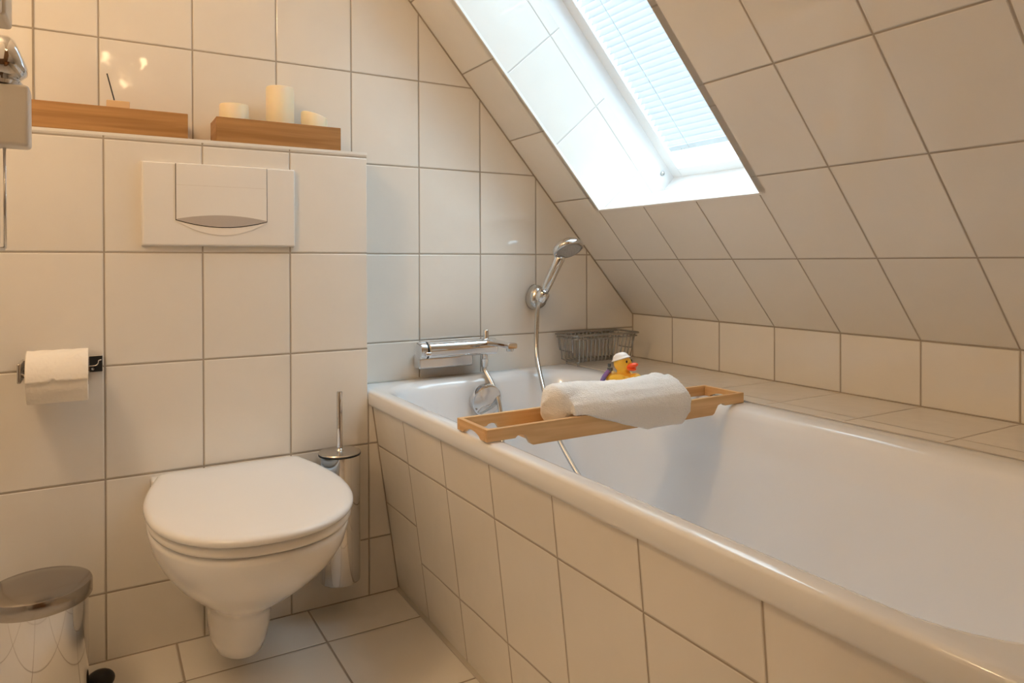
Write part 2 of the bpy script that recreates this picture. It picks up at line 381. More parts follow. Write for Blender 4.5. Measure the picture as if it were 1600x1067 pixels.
for y in (yb0-.09, yb1+.09):
    bm = bmesh.new(); tube(bm, [roof(.43, y, .307), roof(S1-.03, y, .307)], .0008, 6); rel(link('cord', bm, M_slat, vb), vb)
for dy in (0, .012):
    bm = bmesh.new(); tube(bm, [roof(.428, yb0-.05-dy, .312), roof(.404, yb0-.05-dy, .309), roof(.400, yb0-.055-dy, .309)], .0012, 6); rel(link('hook', bm, M_chrome_soft, vb), vb)

# door and lamps of the part of the room behind the camera
bm = bmesh.new(); box(bm, XL+.38, .48, YR-.002, YR+.03, 0, 2.0); d = struct(link('door_1', bm, M_door, bevel=.004))
bm = bmesh.new(); tube(bm, [(.40, YR+.03, 1.0), (.40, YR+.075, 1.0), (.31, YR+.075, 1.0)], .008, 10); link('door_handle', bm, M_chrome, d, smooth=True)

def lamp(name, label, loc, bulbs, power, r):
    t = thing(name, label, 'lamp', loc)
    bm = bmesh.new(); lathe(bm, [(0, 0), (.05, 0), (.05, -.02), (0, -.02)], n=32); link('base', bm, M_chrome, t, smooth='auto')
    for i, (dx, dy, dz) in enumerate(bulbs):
        bm = bmesh.new(); tube(bm, [(0, 0, -.02), (dx*.6, dy*.6, dz*.5-.01), (dx, dy, dz+.018)], .004, 8); link('arm', bm, M_chrome, t, smooth=True)
        bm = bmesh.new(); ellipsoid(bm, (dx, dy, dz), .012, .012, .016, 16, 10); link('bulb', bm, M_bulb, t, smooth=True)
        l = bpy.data.lights.new(name+'_light', 'POINT'); l.energy = power/len(bulbs); l.color = (1, .685, .39); l.shadow_soft_size = r
        l_o = bpy.data.objects.new(name+'_light', l); COL.objects.link(l_o); l_o.parent = t; l_o.location = (dx, dy, dz)
lamp('ceiling_lamp', 'chrome pendant lamp with small warm bulbs behind the camera', (.10, -1.98, ZC), [(.085, .03, -.37), (-.07, .04, -.35), (.01, -.07, -.44)], LAMP_POWER, .021)
lamp('side_lamp', 'small warm ceiling lamp near the left wall', (-.60, -.95, ZC), [(.06, .03, -.26), (-.05, -.03, -.26)], SIDE_POWER, .03)

# wicker hamper behind the camera (seen in the chrome)
t = thing('laundry_hamper', 'brown wicker laundry hamper standing behind the camera', 'hamper', (.36, -2.30, 0))
bm = bmesh.new(); lathe(bm, [(0, 0), (.15, 0), (.17, .2), (.18, .5), (0, .5)], n=40); link('body', bm, M_wicker, t, smooth='auto')
bm = bmesh.new(); lathe(bm, [(0, .501), (.185, .501), (.185, .53), (.05, .55), (0, .55)], n=40); link('lid', bm, M_wicker, t, smooth='auto')

# ------------------------------------------------------------------ bathtub
TY1, TY0 = -.004, -1.76
def skew(pts, amt=1.0):
    for p in pts:
        w = max(0, min(1, (1.0-p.x)/.4)); p.x += -amt*.0125*p.y*w
    return pts
def ring(x0, x1, y0, y1, r, z):
    pts = skew(rrect(x0, x1, y0, y1, r, z))
    for p in pts: p.z += .0058*max(0, min(1, (p.x-.64)/.6))*max(0, min(1, (z-.30)/.2))
    return pts
rings = [ring(.622, 1.300, TY0+.01, TY1-.005, .012, .4975), ring(.608, 1.310, TY0, TY1, .012, .497), ring(.6015, 1.3095, TY0, TY1, .012, .5005), ring(.5985, 1.31, TY0, TY1, .012, .507), ring(.5975, 1.31, TY0, TY1, .012, .523),
         ring(.5982, 1.31, TY0, TY1, .012, .5325), ring(.6000, 1.309, TY0+.001, TY1-.001, .012, .5365), ring(.6035, 1.307, TY0+.004, TY1-.004, .013, .5390), ring(.6085, 1.303, TY0+.010, TY1-.010, .02, .540),
         ring(.627, 1.275, -1.655, -.048, .15, .540), ring(.634, 1.264, -1.648, -.056, .15, .5385), ring(.640, 1.254, -1.640, -.064, .15, .534), ring(.645, 1.246, -1.634, -.071, .15, .527),
         ring(.649, 1.240, -1.627, -.076, .15, .514), ring(.655, 1.231, -1.61, -.082, .15, .485), ring(.668, 1.210, -1.555, -.098, .15, .39), ring(.690, 1.185, -1.47, -.122, .15, .26),
         ring(.704, 1.170, -1.42, -.138, .15, .20), ring(.722, 1.150, -1.38, -.16, .14, .165), ring(.75, 1.12, -1.34, -.19, .12, .145), ring(.80, 1.07, -1.28, -.25, .09, .137), ring(.88, .99, -1.1, -.4, .04, .134)]
tub = thing('bathtub', 'white enamel bathtub built in behind the tiled panel', 'bathtub', (.95, -.9, .134))
bm = bmesh.new(); loft(bm, rings, cap0=False, cap1=True); rel(link('shell', bm, M_enamel, tub, smooth=True), tub)
ov = Vector((.955, -.0905, .480))
bm = bmesh.new(); R = Matrix.Rotation(math.radians(99), 4, 'X')
lathe(bm, [(0, 0), (.041, 0), (.0465, .004), (.048, .012), (.0465, .021), (.042, .0235), (0, .0245)], ov, 48, R)
o = rel(link('overflow_cover', bm, M_chrome, tub, smooth='auto'), tub); o['label'] = 'round chrome overflow cover'
bm = bmesh.new(); lathe(bm, [(0, 0), (.035, 0), (.035, .003), (0, .006)], (.935, -.45, .135), 32); rel(link('drain', bm, M_chrome, tub, smooth='auto'), tub)

# ------------------------------------------------------------------ toilet
def outline(cx, w_back, w, y_back, y_wide, y_front, rb, n=2.25, nb=64):
    """closed outline: straight back with rounded corners, then widening, then rounded front"""
    pts = []
    K = 26                                    # right side back -> wide
    for j in range(5):
        a = PI/2*(1-j/4); pts.append((cx+w_back-rb+rb*math.cos(a), y_back-rb+rb*math.sin(a)))
    for j in range(1, 12):
        t = j/12; e = t*t*(3-2*t); e = t+(e-t)*.4; pts.append((cx+w_back+(w-w_back)*math.sin(t*PI/2), y_back-rb+(y_wide-(y_back-rb))*t))
    for j in range(0, 41):
        a = PI*j/40; c, s_ = math.cos(a), math.sin(a)
        pts.append((cx+w*math.copysign(abs(c)**(2/n), c), y_wide-(y_wide-y_front)*abs(s_)**(2/n)))
    left = [(2*cx-x, y) for x, y in pts[:16]][::-1]
    return pts+left
def off(o2, cx, cy, k): return [(cx+(x-cx)*k, cy+(y-cy)*k) for x, y in o2]
TCX = .257
tl = thing('toilet', 'white wall-hung toilet with closed lid beneath the flush plate', 'toilet', (TCX, BY, .07))
lo = outline(TCX, .160, .196, -.128, -.365, -.637, .022)
bm = bmesh.new()
def lr(d, z):      # outline shrunk by d
    return [Vector((x-(x-TCX)*d/.19, y-(y+.365)*d/.267, z)) for x, y in lo]
loft(bm, [lr(.010, .3875), lr(.002, .3882), lr(0, .3905), lr(0, .3955), lr(.0015, .3985), lr(.005, .4012), lr(.010, .4028), lr(.02, .4042), lr(.06, .4056), lr(.12, .4062), lr(.17, .4064)])
rel(link('lid', bm, M_lid, tl, smooth=True), tl)
seat_o = outline(TCX, .157, .192, -.128, -.365, -.631, .022)
bm = bmesh.new()
def sr(d, z): return [Vector((x-(x-TCX)*d/.19, y-(y+.365)*d/.267, z)) for x, y in seat_o]
loft(bm, [sr(.012, .3665), sr(.004, .3672), sr(.001, .3695), sr(.0, .374), sr(.0005, .3805), sr(.003, .3848), sr(.01, .3862)])
rel(link('seat', bm, M_plastic, tl, smooth=True), tl)
SL = [(.3645, .072, .442, -.622, .160), (.361, .067, .447, -.629, .162), (.350, .067, .446, -.629, .162), (.32, .074, .439, -.618, .162), (.29, .088, .424, -.593, .16), (.25, .114, .398, -.543, .155), (.21, .145, .366, -.485, .145),
      (.18, .171, .333, -.435, .135), (.16, .184, .318, -.402, .13), (.14, .187, .314, -.387, .13), (.11, .188, .311, -.380, .13), (.08, .190, .306, -.374, .12), (.058, .197, .299, -.364, .11), (.047, .209, .287, -.342, .09)]
bm = bmesh.new(); rg = []
for z, xl, xr, yf, wb in SL:
    cx, w = (xl+xr)/2, (xr-xl)/2; wb = min(wb, w*.96+ .002) if z > .2 else min(w*.97, .05)
    yb_ = BY+.0 if z > .10 else BY-.0-(.10-z)*2
    rg.append([Vector((x, y, z)) for x, y in outline(cx, wb, w, yb_, max(-.36, (yf+BY)/2-.03), yf, .012 if z > .12 else .01, 2.15)])
loft(bm, rg); rel(link('bowl', bm, M_ceramic, tl, smooth=True), tl)
for x in (.105, .395):
    bm = bmesh.new(); box(bm, x-.018, x+.018, -.150, BY-.001, .3625, .393); rel(link('hinge', bm, M_plastic, tl, bevel=.005), tl)

# flush plate
fp = thing('flush_plate', 'white rectangular flush plate on the boxed-in wall above the toilet', 'flush plate', (.242, BY, 1.01))
bm = bmesh.new(); x0, x1, z0, z1 = .072, .412, .914, 1.107
A = [(x0, BY, z0), (x1, BY, z0), (x1, BY, z1), (x0, BY, z1)]; B_ = [(x0+.003, BY-.013, z0+.003), (x1-.003, BY-.013, z0+.003), (x1-.003, BY-.013, z1-.003), (x0+.003, BY-.013, z1-.003)]
loft(bm, [[Vector(p) for p in A], [Vector(p) for p in B_]]); rel(link('plate', bm, M_plastic, fp, bevel=.003), fp)
bx0, bx1, bzt, bzs, bzm = .143, .342, 1.1035, .9755, .9600
def arc_pts(za, zm, n=20, xa=bx0, xb=bx1):     # curve dipping from za at the ends to zm in the middle
    return [(xa+(xb-xa)*i/n, za+(zm-za)*(1-(2*i/n-1)**2)) for i in range(n+1)]
def facing(pts, y0, y1): 
    b = bmesh.new(); prism(b, [(x, y0, z) for x, z in pts], (0, y1-y0, 0)); return b
g = facing([(bx0-.0014, bzt), ]+[(x, z-.0016) for x, z in arc_pts(bzs, bzm, 20, bx0-.0014, bx1+.0014)]+[(bx1+.0014, bzt)], BY-.0135, BY-.010)
rel(link('button_gap', g, M_darkgap, fp), fp)
g = facing([(bx0, bzt)]+arc_pts(bzs, bzm)+[(bx1, bzt)], BY-.0155, BY-.010)
bt = rel(link('button', g, mat('gloss_white_plastic', (.84, .82, .79), .08), fp, bevel=.0008, seg=2), fp)
g = facing(arc_pts(bzs+.0005, bzm+.0005)+arc_pts(bzs+.0012, bzs+.012)[::-1], BY-.0162, BY-.0145)
gp = rel(link('button_grip', g, M_greygrip, bt), bt); gp.matrix_parent_inverse = Matrix.Identity(4); gp['label'] = 'grey crescent finger grip'
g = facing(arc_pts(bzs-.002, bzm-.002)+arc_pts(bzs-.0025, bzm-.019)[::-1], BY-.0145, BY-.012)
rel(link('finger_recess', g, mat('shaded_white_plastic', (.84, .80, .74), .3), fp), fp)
g = facing([(bx0+.002, 1.0545), (bx1-.002, 1.0545), (bx1-.002, 1.0550), (bx0+.002, 1.0550)], BY-.0158, BY-.0150)
gp = rel(link('button_seam', g, mat('seam', (.6, .55, .5), .5), bt), bt); gp.matrix_parent_inverse = Matrix.Identity(4)

# toilet brush
BC = (.506, -.1675, 0)
tb = thing('toilet_brush', 'chrome cylinder toilet brush set hung on the wall between toilet and bath', 'toilet brush', (BC[0], BC[1], .085))
bm = bmesh.new(); lathe(bm, [(0, .085), (.046, .085), (.0495, .088), (.05, .092), (.05, .399), (.0, .399)], BC, 64); rel(link('holder', bm, M_chrome, tb, smooth='auto'), tb)
bm = bmesh.new(); lathe(bm, [(.0, .3985), (.0516, .3985), (.0516, .4025), (0, .4025)], BC, 64); rel(link('seal_ring', bm, M_black, tb, smooth='auto'), tb)
bm = bmesh.new(); lathe(bm, [(.0, .4025), (.051, .4025), (.0515, .4040), (.050, .4065), (.03, .4085), (0, .409)], BC, 64); rel(link('lid', bm, M_chrome_soft, tb, smooth='auto'), tb)
bm = bmesh.new(); lathe(bm, [(.0, .409), (.011, .409), (.009, .412), (.0074, .414), (.0074, .553), (.0066, .5555), (0, .556)], BC, 24); rel(link('handle', bm, M_chrome, tb, smooth='auto'), tb)
bm = bmesh.new(); box(bm, BC[0]-.012, BC[0]+.012, BC[1]+.048, BY-.0005, .34, .37); rel(link('wall_mount', bm, M_chrome, tb, bevel=.002), tb)

# toilet paper holder and roll
ph = thing('paper_holder', 'chrome bracket screwed to the left wall tile carrying the toilet roll', 'paper holder', (-.076, BY, .655))
bm = bmesh.new(); box(bm, -.151, -.0035, BY-.012, BY-.0003, .6395, .6765); rel(link('back_plate', bm, M_chrome, ph, bevel=.003), ph)
bm = bmesh.new(); box(bm, -.0285, -.0045, BY-.0130, BY-.0118, .6410, .6750); rel(link('reflection_insert', bm, M_black, ph), ph)['label'] = 'black inset imitating the dark reflection in the chrome bracket end'  # dark reflection in the chrome plate, put in as a thin black inset
bm = bmesh.new(); tube(bm, spline([(-.148, BY-.012, .658), (-.148, BY-.06, .656), (-.1435, -.183, .650), (-.13, -.187, .648), (-.10, -.187, .648), (-.03, -.187, .648)], 6), .004, 10); rel(link('spindle', bm, M_chrome, ph, smooth=True), ph)
bm = bmesh.new(); box(bm, -.1525, -.1455, -.195, BY-.010, .636, .676); rel(link('side_arm', bm, M_chrome_soft, ph, bevel=.0025), ph)
bm = bmesh.new(); tube(bm, spline([(-.034, BY-.0142, .6545), (-.018, BY-.0142, .6545), (-.0125, BY-.0142, .659), (-.0115, BY-.0142, .6645), (-.0065, BY-.0142, .6665)], 5), .0013, 8); rel(link('spring_clip', bm, M_chrome_soft, ph, smooth=True), ph)
bm = bmesh.new(); lathe(bm, [(0, 0), (.003, 0), (.003, .0015), (0, .002)], (-.022, BY-.0130, .6475), 16, Matrix.Rotation(PI/2, 4, 'X')); rel(link('screw', bm, M_chrome_soft, ph, smooth='auto'), ph)
RCX0, RCX1, RY, RZ, RR = -.136, -.0305, -.183, .6445, .053
tr = thing('toilet_roll', 'part-used white toilet roll with torn sheet end hanging on the chrome bracket', 'toilet paper', (RCX0, RY, RZ))
bm = bmesh.new(); n = 64
def rc(r, x): return [Vector((x, RY+r*math.cos(2*PI*i/n), RZ+r*math.sin(2*PI*i/n))) for i in range(n)]
loft(bm, [rc(.021, RCX0), rc(RR-.001, RCX0), rc(RR, RCX0+.001), rc(RR, RCX1-.001), rc(RR-.001, RCX1), rc(.021, RCX1), rc(.021, RCX0)], False, False)
rel(link('roll', bm, M_paper, tr, smooth='auto'), tr)
bm = bmesh.new(); loft(bm, [rc(.0208, RCX0-.0005), rc(.0208, RCX1+.0005), rc(.0192, RCX1+.0005), rc(.0192, RCX0-.0005), rc(.0208, RCX0-.0005)], False, False); rel(link('core', bm, M_card, tr, smooth='auto'), tr)
bm = bmesh.new(); K = 40; J = 24; R = []
for j in range(J+1):
    row = []
    for k in range(K+1):
        x = RCX0-.0006+(RCX1-RCX0+.0012)*k/K
        end = 183+.6*math.sin(k*.5)+(1.5 if k < 16 else (-5 if k < 19 else 0))+.5*math.sin(k*1.3)     # torn edge angle
        a = math.radians(70+(end-70)*j/J)
        q = RR+.0012+.0016*max(0, (j/J-.75))*4+.0006*math.sin(k*.5+j*.9)
        row.append(bm.verts.new((x, RY+q*math.cos(a), RZ+q*math.sin(a))))
    R.append(row)
for j in range(J):
    for k in range(K): bm.faces.new((R[j][k], R[j][k+1], R[j+1][k+1], R[j+1][k]))
o = rel(link('loose_sheet', bm, M_paper, tr, smooth=True), tr); sd = o.modifiers.new('thick', 'SOLIDIFY'); sd.thickness = .0006; sd.offset = 0

# pedal bin
pb = thing('pedal_bin', 'small polished steel pedal bin on the floor at the left wall', 'pedal bin', (-.1125, -.297, 0))
bm = bmesh.new(); lathe(bm, [(0, .004), (.079, .004), (.0805, .008), (.0815, .238), (0, .238)], n=64); link('body', bm, M_chrome, pb, smooth='auto')
bm = bmesh.new(); lathe(bm, [(0, 0), (.082, 0), (.083, .003), (.083, .012), (.081, .014), (0, .014)], n=64); link('base_ring', bm, M_black, pb, smooth='auto')
bm = bmesh.new(); lathe(bm, [(0, .239), (.0875, .239), (.0885, .241), (.0885, .262), (.0865, .2665), (.082, .2685), (.05, .2715), (0, .273)], n=64); link('lid', bm, M_steel_lid, pb, smooth='auto')
bm = bmesh.new(); ellipsoid(bm, (.100, .072, .020), .027, .020, .021, 24, 12); box(bm, .05, .10, .045, .075, .006, .016); link('pedal', bm, M_black, pb, smooth='auto')

# ------------------------------------------------------------------ wooden boxes on the ledge and what is in them
def tray_box(name, label, x0, x1, y0, y1, z, h, t=.009):
    r = thing(name, label, 'wooden box', ((x0+x1)/2, (y0+y1)/2, z), 0, None)
    for yy in ((y0, y0+t), (y1-t, y1)):
        bm = bmesh.new(); box(bm, x0, x1, *yy, z, z+h); rel(link('long_side', bm, M_bamboo_dark, r, bevel=.0015, seg=2), r)
    for xx in ((x0, x0+t), (x1-t, x1)):
        bm = bmesh.new(); box(bm, xx[0]+.0003, xx[1]-.0003, y0+t, y1-t, z, z+h-.0003); rel(link('end_side', bm, M_bamboo_dark_y, r, bevel=.001, seg=2), r)
    bm = bmesh.new(); box(bm, x0+t, x1-t, y0+t, y1-t, z+.002, z+.009); rel(link('bottom', bm, M_bamboo_dark, r), r); return r
ZL = ZTOP+.0012
tray_box('wooden_box', 'bamboo box with an incense stick behind it, left one on the tiled ledge', -.133, .1704, BY+.001, BY+.096, ZL, .0575)
tray_box('wooden_box', 'bamboo box holding cream candles, right one on the tiled ledge above the flush plate', .231, .530, BY+.001, BY+.096, ZL, .0585)
ZF = ZL+.0092
def candle(label, x, y, r, h, slump=0):
    t = thing('candle', label, 'candle', (x, y, ZF), 0, None)
    bm = bmesh.new(); rg = []
    for rr, z in ((r*.97, 0), (r, .002), (r, h-.003), (r*.96, h-.0005), (r*.90, h), (r*.82, h-.003), (r*.4, h-.006), (r*.02, h-.006)):
        rg.append([Vector((rr*math.cos(2*PI*i/40), rr*math.sin(2*PI*i/40), z-(slump*(.5+.5*math.cos(2*PI*i/40)) if z > h*.6 else 0))) for i in range(40)])
    loft(bm, rg); link('wax', bm, M_wax, t, smooth='auto', angle=50)
    bm = bmesh.new(); tube(bm, [(0, 0, h-.007-slump*.5), (0, .001, h-.001-slump*.5), (.002, .001, h+.002-slump*.5)], .0008, 6); link('wick', bm, M_black, t)
candle('tall cream pillar candle in the middle of the right bamboo box', .3885, -.062, .034, .145)
candle('low cream candle at the left end of the right bamboo box', .2790, -.060, .034, .090)
candle('burnt-down cream candle at the right end of the right bamboo box', .4740, -.062, .033, .092, .017)
ih = thing('incense_holder', 'small pale wooden block peeking over the left bamboo box', 'incense holder', (.030, -.065, ZF))
bm = bmesh.new(); box(bm, .007, .053, -.079, -.051, ZF, 1.2425); rel(link('block', bm, M_wood, ih, bevel=.002), ih)
bm = bmesh.new(); tube(bm, [(.0268, -.065, 1.228), (.0085, -.065, 1.3035)], .0014, 8)
tag(link('incense_stick', bm, M_black), 'thin black incense stick leaning from the pale wooden block', 'incense stick')

# ------------------------------------------------------------------ mirror cabinet, shelf and chrome fitting at the far left
mc = thing('wall_cabinet', 'cream wall cabinet whose edge enters the upper left corner above the chrome fitting', 'cabinet', (-.45, -1.23, 1.064))
bm = bmesh.new(); box(bm, XL+.0005, -.0735, -1.245, -1.20, 1.066, 1.75); rel(link('body', bm, M_cabinet, mc, bevel=.003), mc)
bm = bmesh.new(); box(bm, XL+.01, -.0760, -1.262, -1.2455, 1.0655, 1.745); rel(link('door', bm, M_cabinet, mc, bevel=.002), mc)
bm = bmesh.new(); prism(bm, [(-.1355, -.002, ZTOP), (-.1315, -.002, ZTOP), (-.1315, -.002, ZC), (-.1355, -.002, ZC)], (0, .003, 0)); struct(link('trim_10', bm, M_joint))
ws = thing('wall_shelf', 'white shelf block with chrome edge bar jutting in at the left border', 'shelf', (XL, -.93, 1.0))
bm = bmesh.new(); box(bm, XL+.0005, -.0785, -.955, -.918, 1.0065, 1.0745); rel(link('shelf_block', bm, M_doorwhite, ws, bevel=.004), ws)
bm = bmesh.new(); 
for dx in (0, .006): tube(bm, [(-.1035-dx, -.93, 1.0065), (-.1035-dx, -.93, .893+dx)], .0016, 8)
tube(bm, [(-.20, -.93, .893), (-.1035, -.93, .893)], .0022, 8); tube(bm, [(-.20, -.93, .8935), (-.20, -.93, 1.0065)], .0022, 8)
rel(link('edge_bar', bm, M_chrome, ws, smooth=True), ws)
cf = thing('chrome_fitting', 'rounded chrome fitting on the white shelf block at the upper left border', 'fitting', (-.1075, -.937, 1.0745))
bm = bmesh.new(); lathe(bm, [(0, 0), (.020, 0), (.022, .004), (.016, .010), (.013, .016), (0, .016)], n=32); link('foot', bm, M_chrome, cf, smooth='auto')
bm = bmesh.new(); lathe(bm, [(0, -.020), (.019, -.019), (.0245, -.013), (.026, -.004), (.026, .006), (.023, .014), (.017, .0175), (.008, .016), (0, .014)], (.0045, 0, .029), 48, Matrix.Rotation(math.radians(68), 4, 'Y')); link('head', bm, M_chrome, cf, smooth=True)

# ------------------------------------------------------------------ bath mixer, shower
mx = thing('bath_mixer', 'chrome thermostatic bath mixer on the wall above the bath end', 'tap', (.88, 0, .63))
bm = bmesh.new(); rg = []
for x in (.787, .79, .98, 1.003, 1.006):
    k = .9 if x in (.787, 1.006) else 1
    rg.append([Vector((x, -.062+.026*k*math.copysign(abs(math.cos(a))**.7, math.cos(a)), (.628)+.0238*k*math.copysign(abs(math.sin(a))**.7, math.sin(a)))) for a in [2*PI*i/40 for i in range(40)]])
loft(bm, rg); rel(link('body', bm, M_chrome, mx, smooth='auto'), mx)
bm = bmesh.new(); RX = Matrix.Rotation(PI/2, 4, 'Y')
lathe(bm, [(0, 0), (.018, 0), (.0245, .002), (.0255, .005), (.0255, .020), (.023, .0222), (0, .0222)], (.761, -.062, .628), 40, RX); k_ = rel(link('temperature_knob', bm, M_chrome, mx, smooth='auto'), mx)
bm = bmesh.new(); lathe(bm, [(0, .0225), (.0243, .0225), (.0243, .0265), (0, .0265)], (.761, -.062, .628), 40, RX); rel(link('knob_ring', bm, M_black, mx, smooth='auto'), mx)
bm = bmesh.new(); box(bm, .772, .789, -.094, -.082, .615, .626); rel(link('knob_lever', bm, M_chrome, mx, bevel=.003), mx)
bm = bmesh.new(); box(bm, .772, .945, -.045, -.0005, .572, .612); rel(link('wall_cover', bm, M_chrome, mx, bevel=.006), mx)
bm = bmesh.new()
loft(bm, [rrect(.966, 1.004, .6435-.010, .6435+.010, .006, 0), rrect(.970, 1.000, .646-.008, .646+.008, .006, 0)], True, True)
for v in bm.verts: pass
bm.free(); bm = bmesh.new()
def spr(y, zc, hw, hh): return [Vector((.985+p.x, y, zc+p.y)) for p in rrect(-hw, hw, -hh, hh, min(hw, hh)*.6, 0)]
loft(bm, [spr(-.045, .638, .020, .014), spr(-.09, .641, .016, .009), spr(-.15, .6425, .014, .0065), spr(-.18, .6425, .015, .0075), spr(-.200, .642, .016, .0085), spr(-.206, .642, .0145, .007)])
rel(link('spout', bm, M_chrome, mx, smooth='auto', angle=40), mx)
bm = bmesh.new(); lathe(bm, [(0, .626), (.0095, .626), (.0105, .629), (.0105, .637), (0, .637)], (.985, -.190, 0), 24); rel(link('aerator', bm, M_chrome_soft, mx, smooth='auto'), mx)
bm = bmesh.new(); lathe(bm, [(0, .648), (.010, .648), (.0078, .654), (.0078, .674), (.0065, .676), (0, .676)], (.979, -.060, 0), 24); rel(link('diverter_knob', bm, M_chrome, mx, smooth='auto'), mx)
bm = bmesh.new(); lathe(bm, [(0, .568), (.0095, .568), (.0105, .572), (.0105, .590), (.0085, .592), (.0085, .614), (0, .614)], (.9745, -.060, 0), 24); rel(link('hose_outlet', bm, M_chrome, mx, smooth='auto'), mx)

sb = thing('shower_bracket', 'chrome teardrop bracket on the wall holding the hand shower', 'bracket', (1.158, 0, .77))
bm = bmesh.new(); rg = []
for y, k in ((-.0005, .90), (-.006, 1), (-.026, .96), (-.040, .80), (-.046, .45), (-.0475, .02)):
    rg.append([Vector((1.1815+k*.031*math.cos(a)*(1-.18*math.sin(a)), y, .7655+k*.040*math.sin(a))) for a in [2*PI*i/48 for i in range(48)]])
loft(bm, rg); rel(link('wall_disc', bm, M_chrome_soft, sb, smooth='auto', angle=60), sb)
D0, D1 = Vector((1.1585, -.074, .752)), Vector((1.1968, -.128, .8875)); ax = (D1-D0).normalized()
Q = ax.to_track_quat('Z', 'Y').to_matrix().to_4x4()
bm = bmesh.new(); lathe(bm, [(0, 0), (.0155, 0), (.019, .008), (.0195, .024), (.0175, .030), (0, .030)], D0+ax*.006, 32, Q); tube(bm, [(1.184, -.036, .767), (1.172, -.058, .768), D0+ax*.02], .012, 12)
rel(link('swivel_clip', bm, M_chrome, sb, smooth='auto'), sb)
hs = thing('hand_shower', 'chrome hand shower with round head and hose hanging at the bath end', 'shower', tuple(D0))
bm = bmesh.new(); pts = [D0+ax*.037, D0+ax*.05, D0+ax*.09, D0+ax*.125, D0+ax*.15, D0+ax*.162]
tube(bm, pts, [.0125, .0135, .0145, .0155, .0165, .012], 20); rel(link('handle', bm, M_chrome, hs, smooth=True), hs)
hc = Vector((1.2105, -.150, .9185)); nrm = Vector((.02, -.52, -.86)).normalized(); QH = nrm.to_track_quat('Z', 'Y').to_matrix().to_4x4()
bm = bmesh.new(); lathe(bm, [(0, -.026), (.016, -.025), (.031, -.019), (.042, -.010), (.0480, -.001), (.0490, .005), (.0465, .010), (.042, .0115), (.0415, .0095), (0, .0095)], hc, 56, QH); rel(link('head', bm, M_chrome, hs, smooth='auto', angle=40), hs)
bm = bmesh.new(); lathe(bm, [(0, .0095), (.038, .0095), (.0375, .0125), (.032, .0130), (0, .0138)], hc, 48, QH)
for k, r in ((1, .0), (7, .009), (13, .0175), (19, .026)):
    for i in range(k):
        a = 2*PI*i/k; p = hc+(QH @ Vector((r*math.cos(a), r*math.sin(a), .0130))); lathe(bm, [(0, 0), (.0015, 0), (.001, .0016), (0, .0016)], p, 6, QH)
rel(link('spray_face', bm, mat('grey_spray_plate', (.50, .48, .46), .4), hs, smooth='auto'), hs)
def hose(pts): return spline(pts, 14)
hp = [(.9745, -.060, .570), (.9745, -.062, .555), (.982, -.085, .525), (.9890, -.112, .482), (.9885, -.132, .432), (.974, -.165, .366), (.955, -.205, .30), (.955, -.27, .215), (.99, -.36, .166), (1.06, -.45, .166), (1.125, -.43, .19),
      (1.146, -.375, .235), (1.134, -.322, .278), (1.126, -.278, .322), (1.1199, -.238, .367), (1.117, -.196, .43), (1.1185, -.158, .500), (1.132, -.112, .552), (1.141, -.085, .590), (1.149, -.070, .638), (1.1535, -.066, .690), (1.1555, -.068, .735), tuple(D0+ax*.004)]
bm = bmesh.new(); hpts = hose(hp); tube(bm, hpts, [.0068+.0003*(i % 2) for i in range(len(hpts))], 12); rel(link('hose', bm, M_chrome_soft, hs, smooth=True), hs)

# ------------------------------------------------------------------ wire basket
wb = thing('wire_basket', 'grey steel wire basket in the corner of the tiled ledge', 'basket', (1.39, -.062, ZB))
bx0, bx1, by0, by1, bt_, bb_ = 1.262, 1.512, -.120, -.007, .6455, .562
def rim(x0, x1, y0, y1, z, r=.012): return rrect(x0, x1, y0, y1, r, z, 5, 4)
for z, r_ in ((bt_, .0032), (bt_-.010, .0022)):
    bm = bmesh.new(); tube(bm, rim(bx0-(0 if z < bt_ else .004), bx1+(0 if z < bt_ else .004), by0-(0 if z < bt_ else .003), by1, z), r_, 8, True); rel(link('rim', bm, M_wire, wb, smooth=True), wb)
for i in range(15):
    x = bx0+.014+(bx1-bx0-.028)*i/14; xb = 1.387+(x-1.387)*.93
    bm = bmesh.new(); tube(bm, spline([(x, by1, bt_), (xb, by1-.003, bb_+.012), (xb, by1-.012, bb_), (xb, by0+.024, bb_), (xb, by0+.013, bb_+.012), (x, by0, bt_)], 5), .0019, 7); rel(link('wire', bm, M_wire, wb, smooth=True), wb)
for x, sg in ((bx0, 1), (bx1, -1)):
    bm = bmesh.new(); tube(bm, spline([(x, by1-.012, bt_), (x+sg*.006, by1-.014, .600), (x+sg*.007, by1-.022, .594), (x+sg*.007, by0+.034, .594), (x+sg*.006, by0+.026, .600), (x, by0+.020, bt_)], 5), .0018, 7); rel(link('side_wire', bm, M_wire, wb, smooth=True), wb)
for y in (by0+.03, by1-.02):
    bm = bmesh.new(); tube(bm, [(bx0+.02, y, bb_-.0018), (bx1-.02, y, bb_-.0018)], .0018, 7); rel(link('long_wire', bm, M_wire, wb, smooth=True), wb)
for x in (bx0+.03, bx1-.03):
    for y in (by0+.03, by1-.02):
        bm = bmesh.new(); tube(bm, [(x, y, bb_-.002), (x, y, ZB+.0002)], .003, 8); rel(link('foot', bm, M_wire, wb, smooth=True), wb)

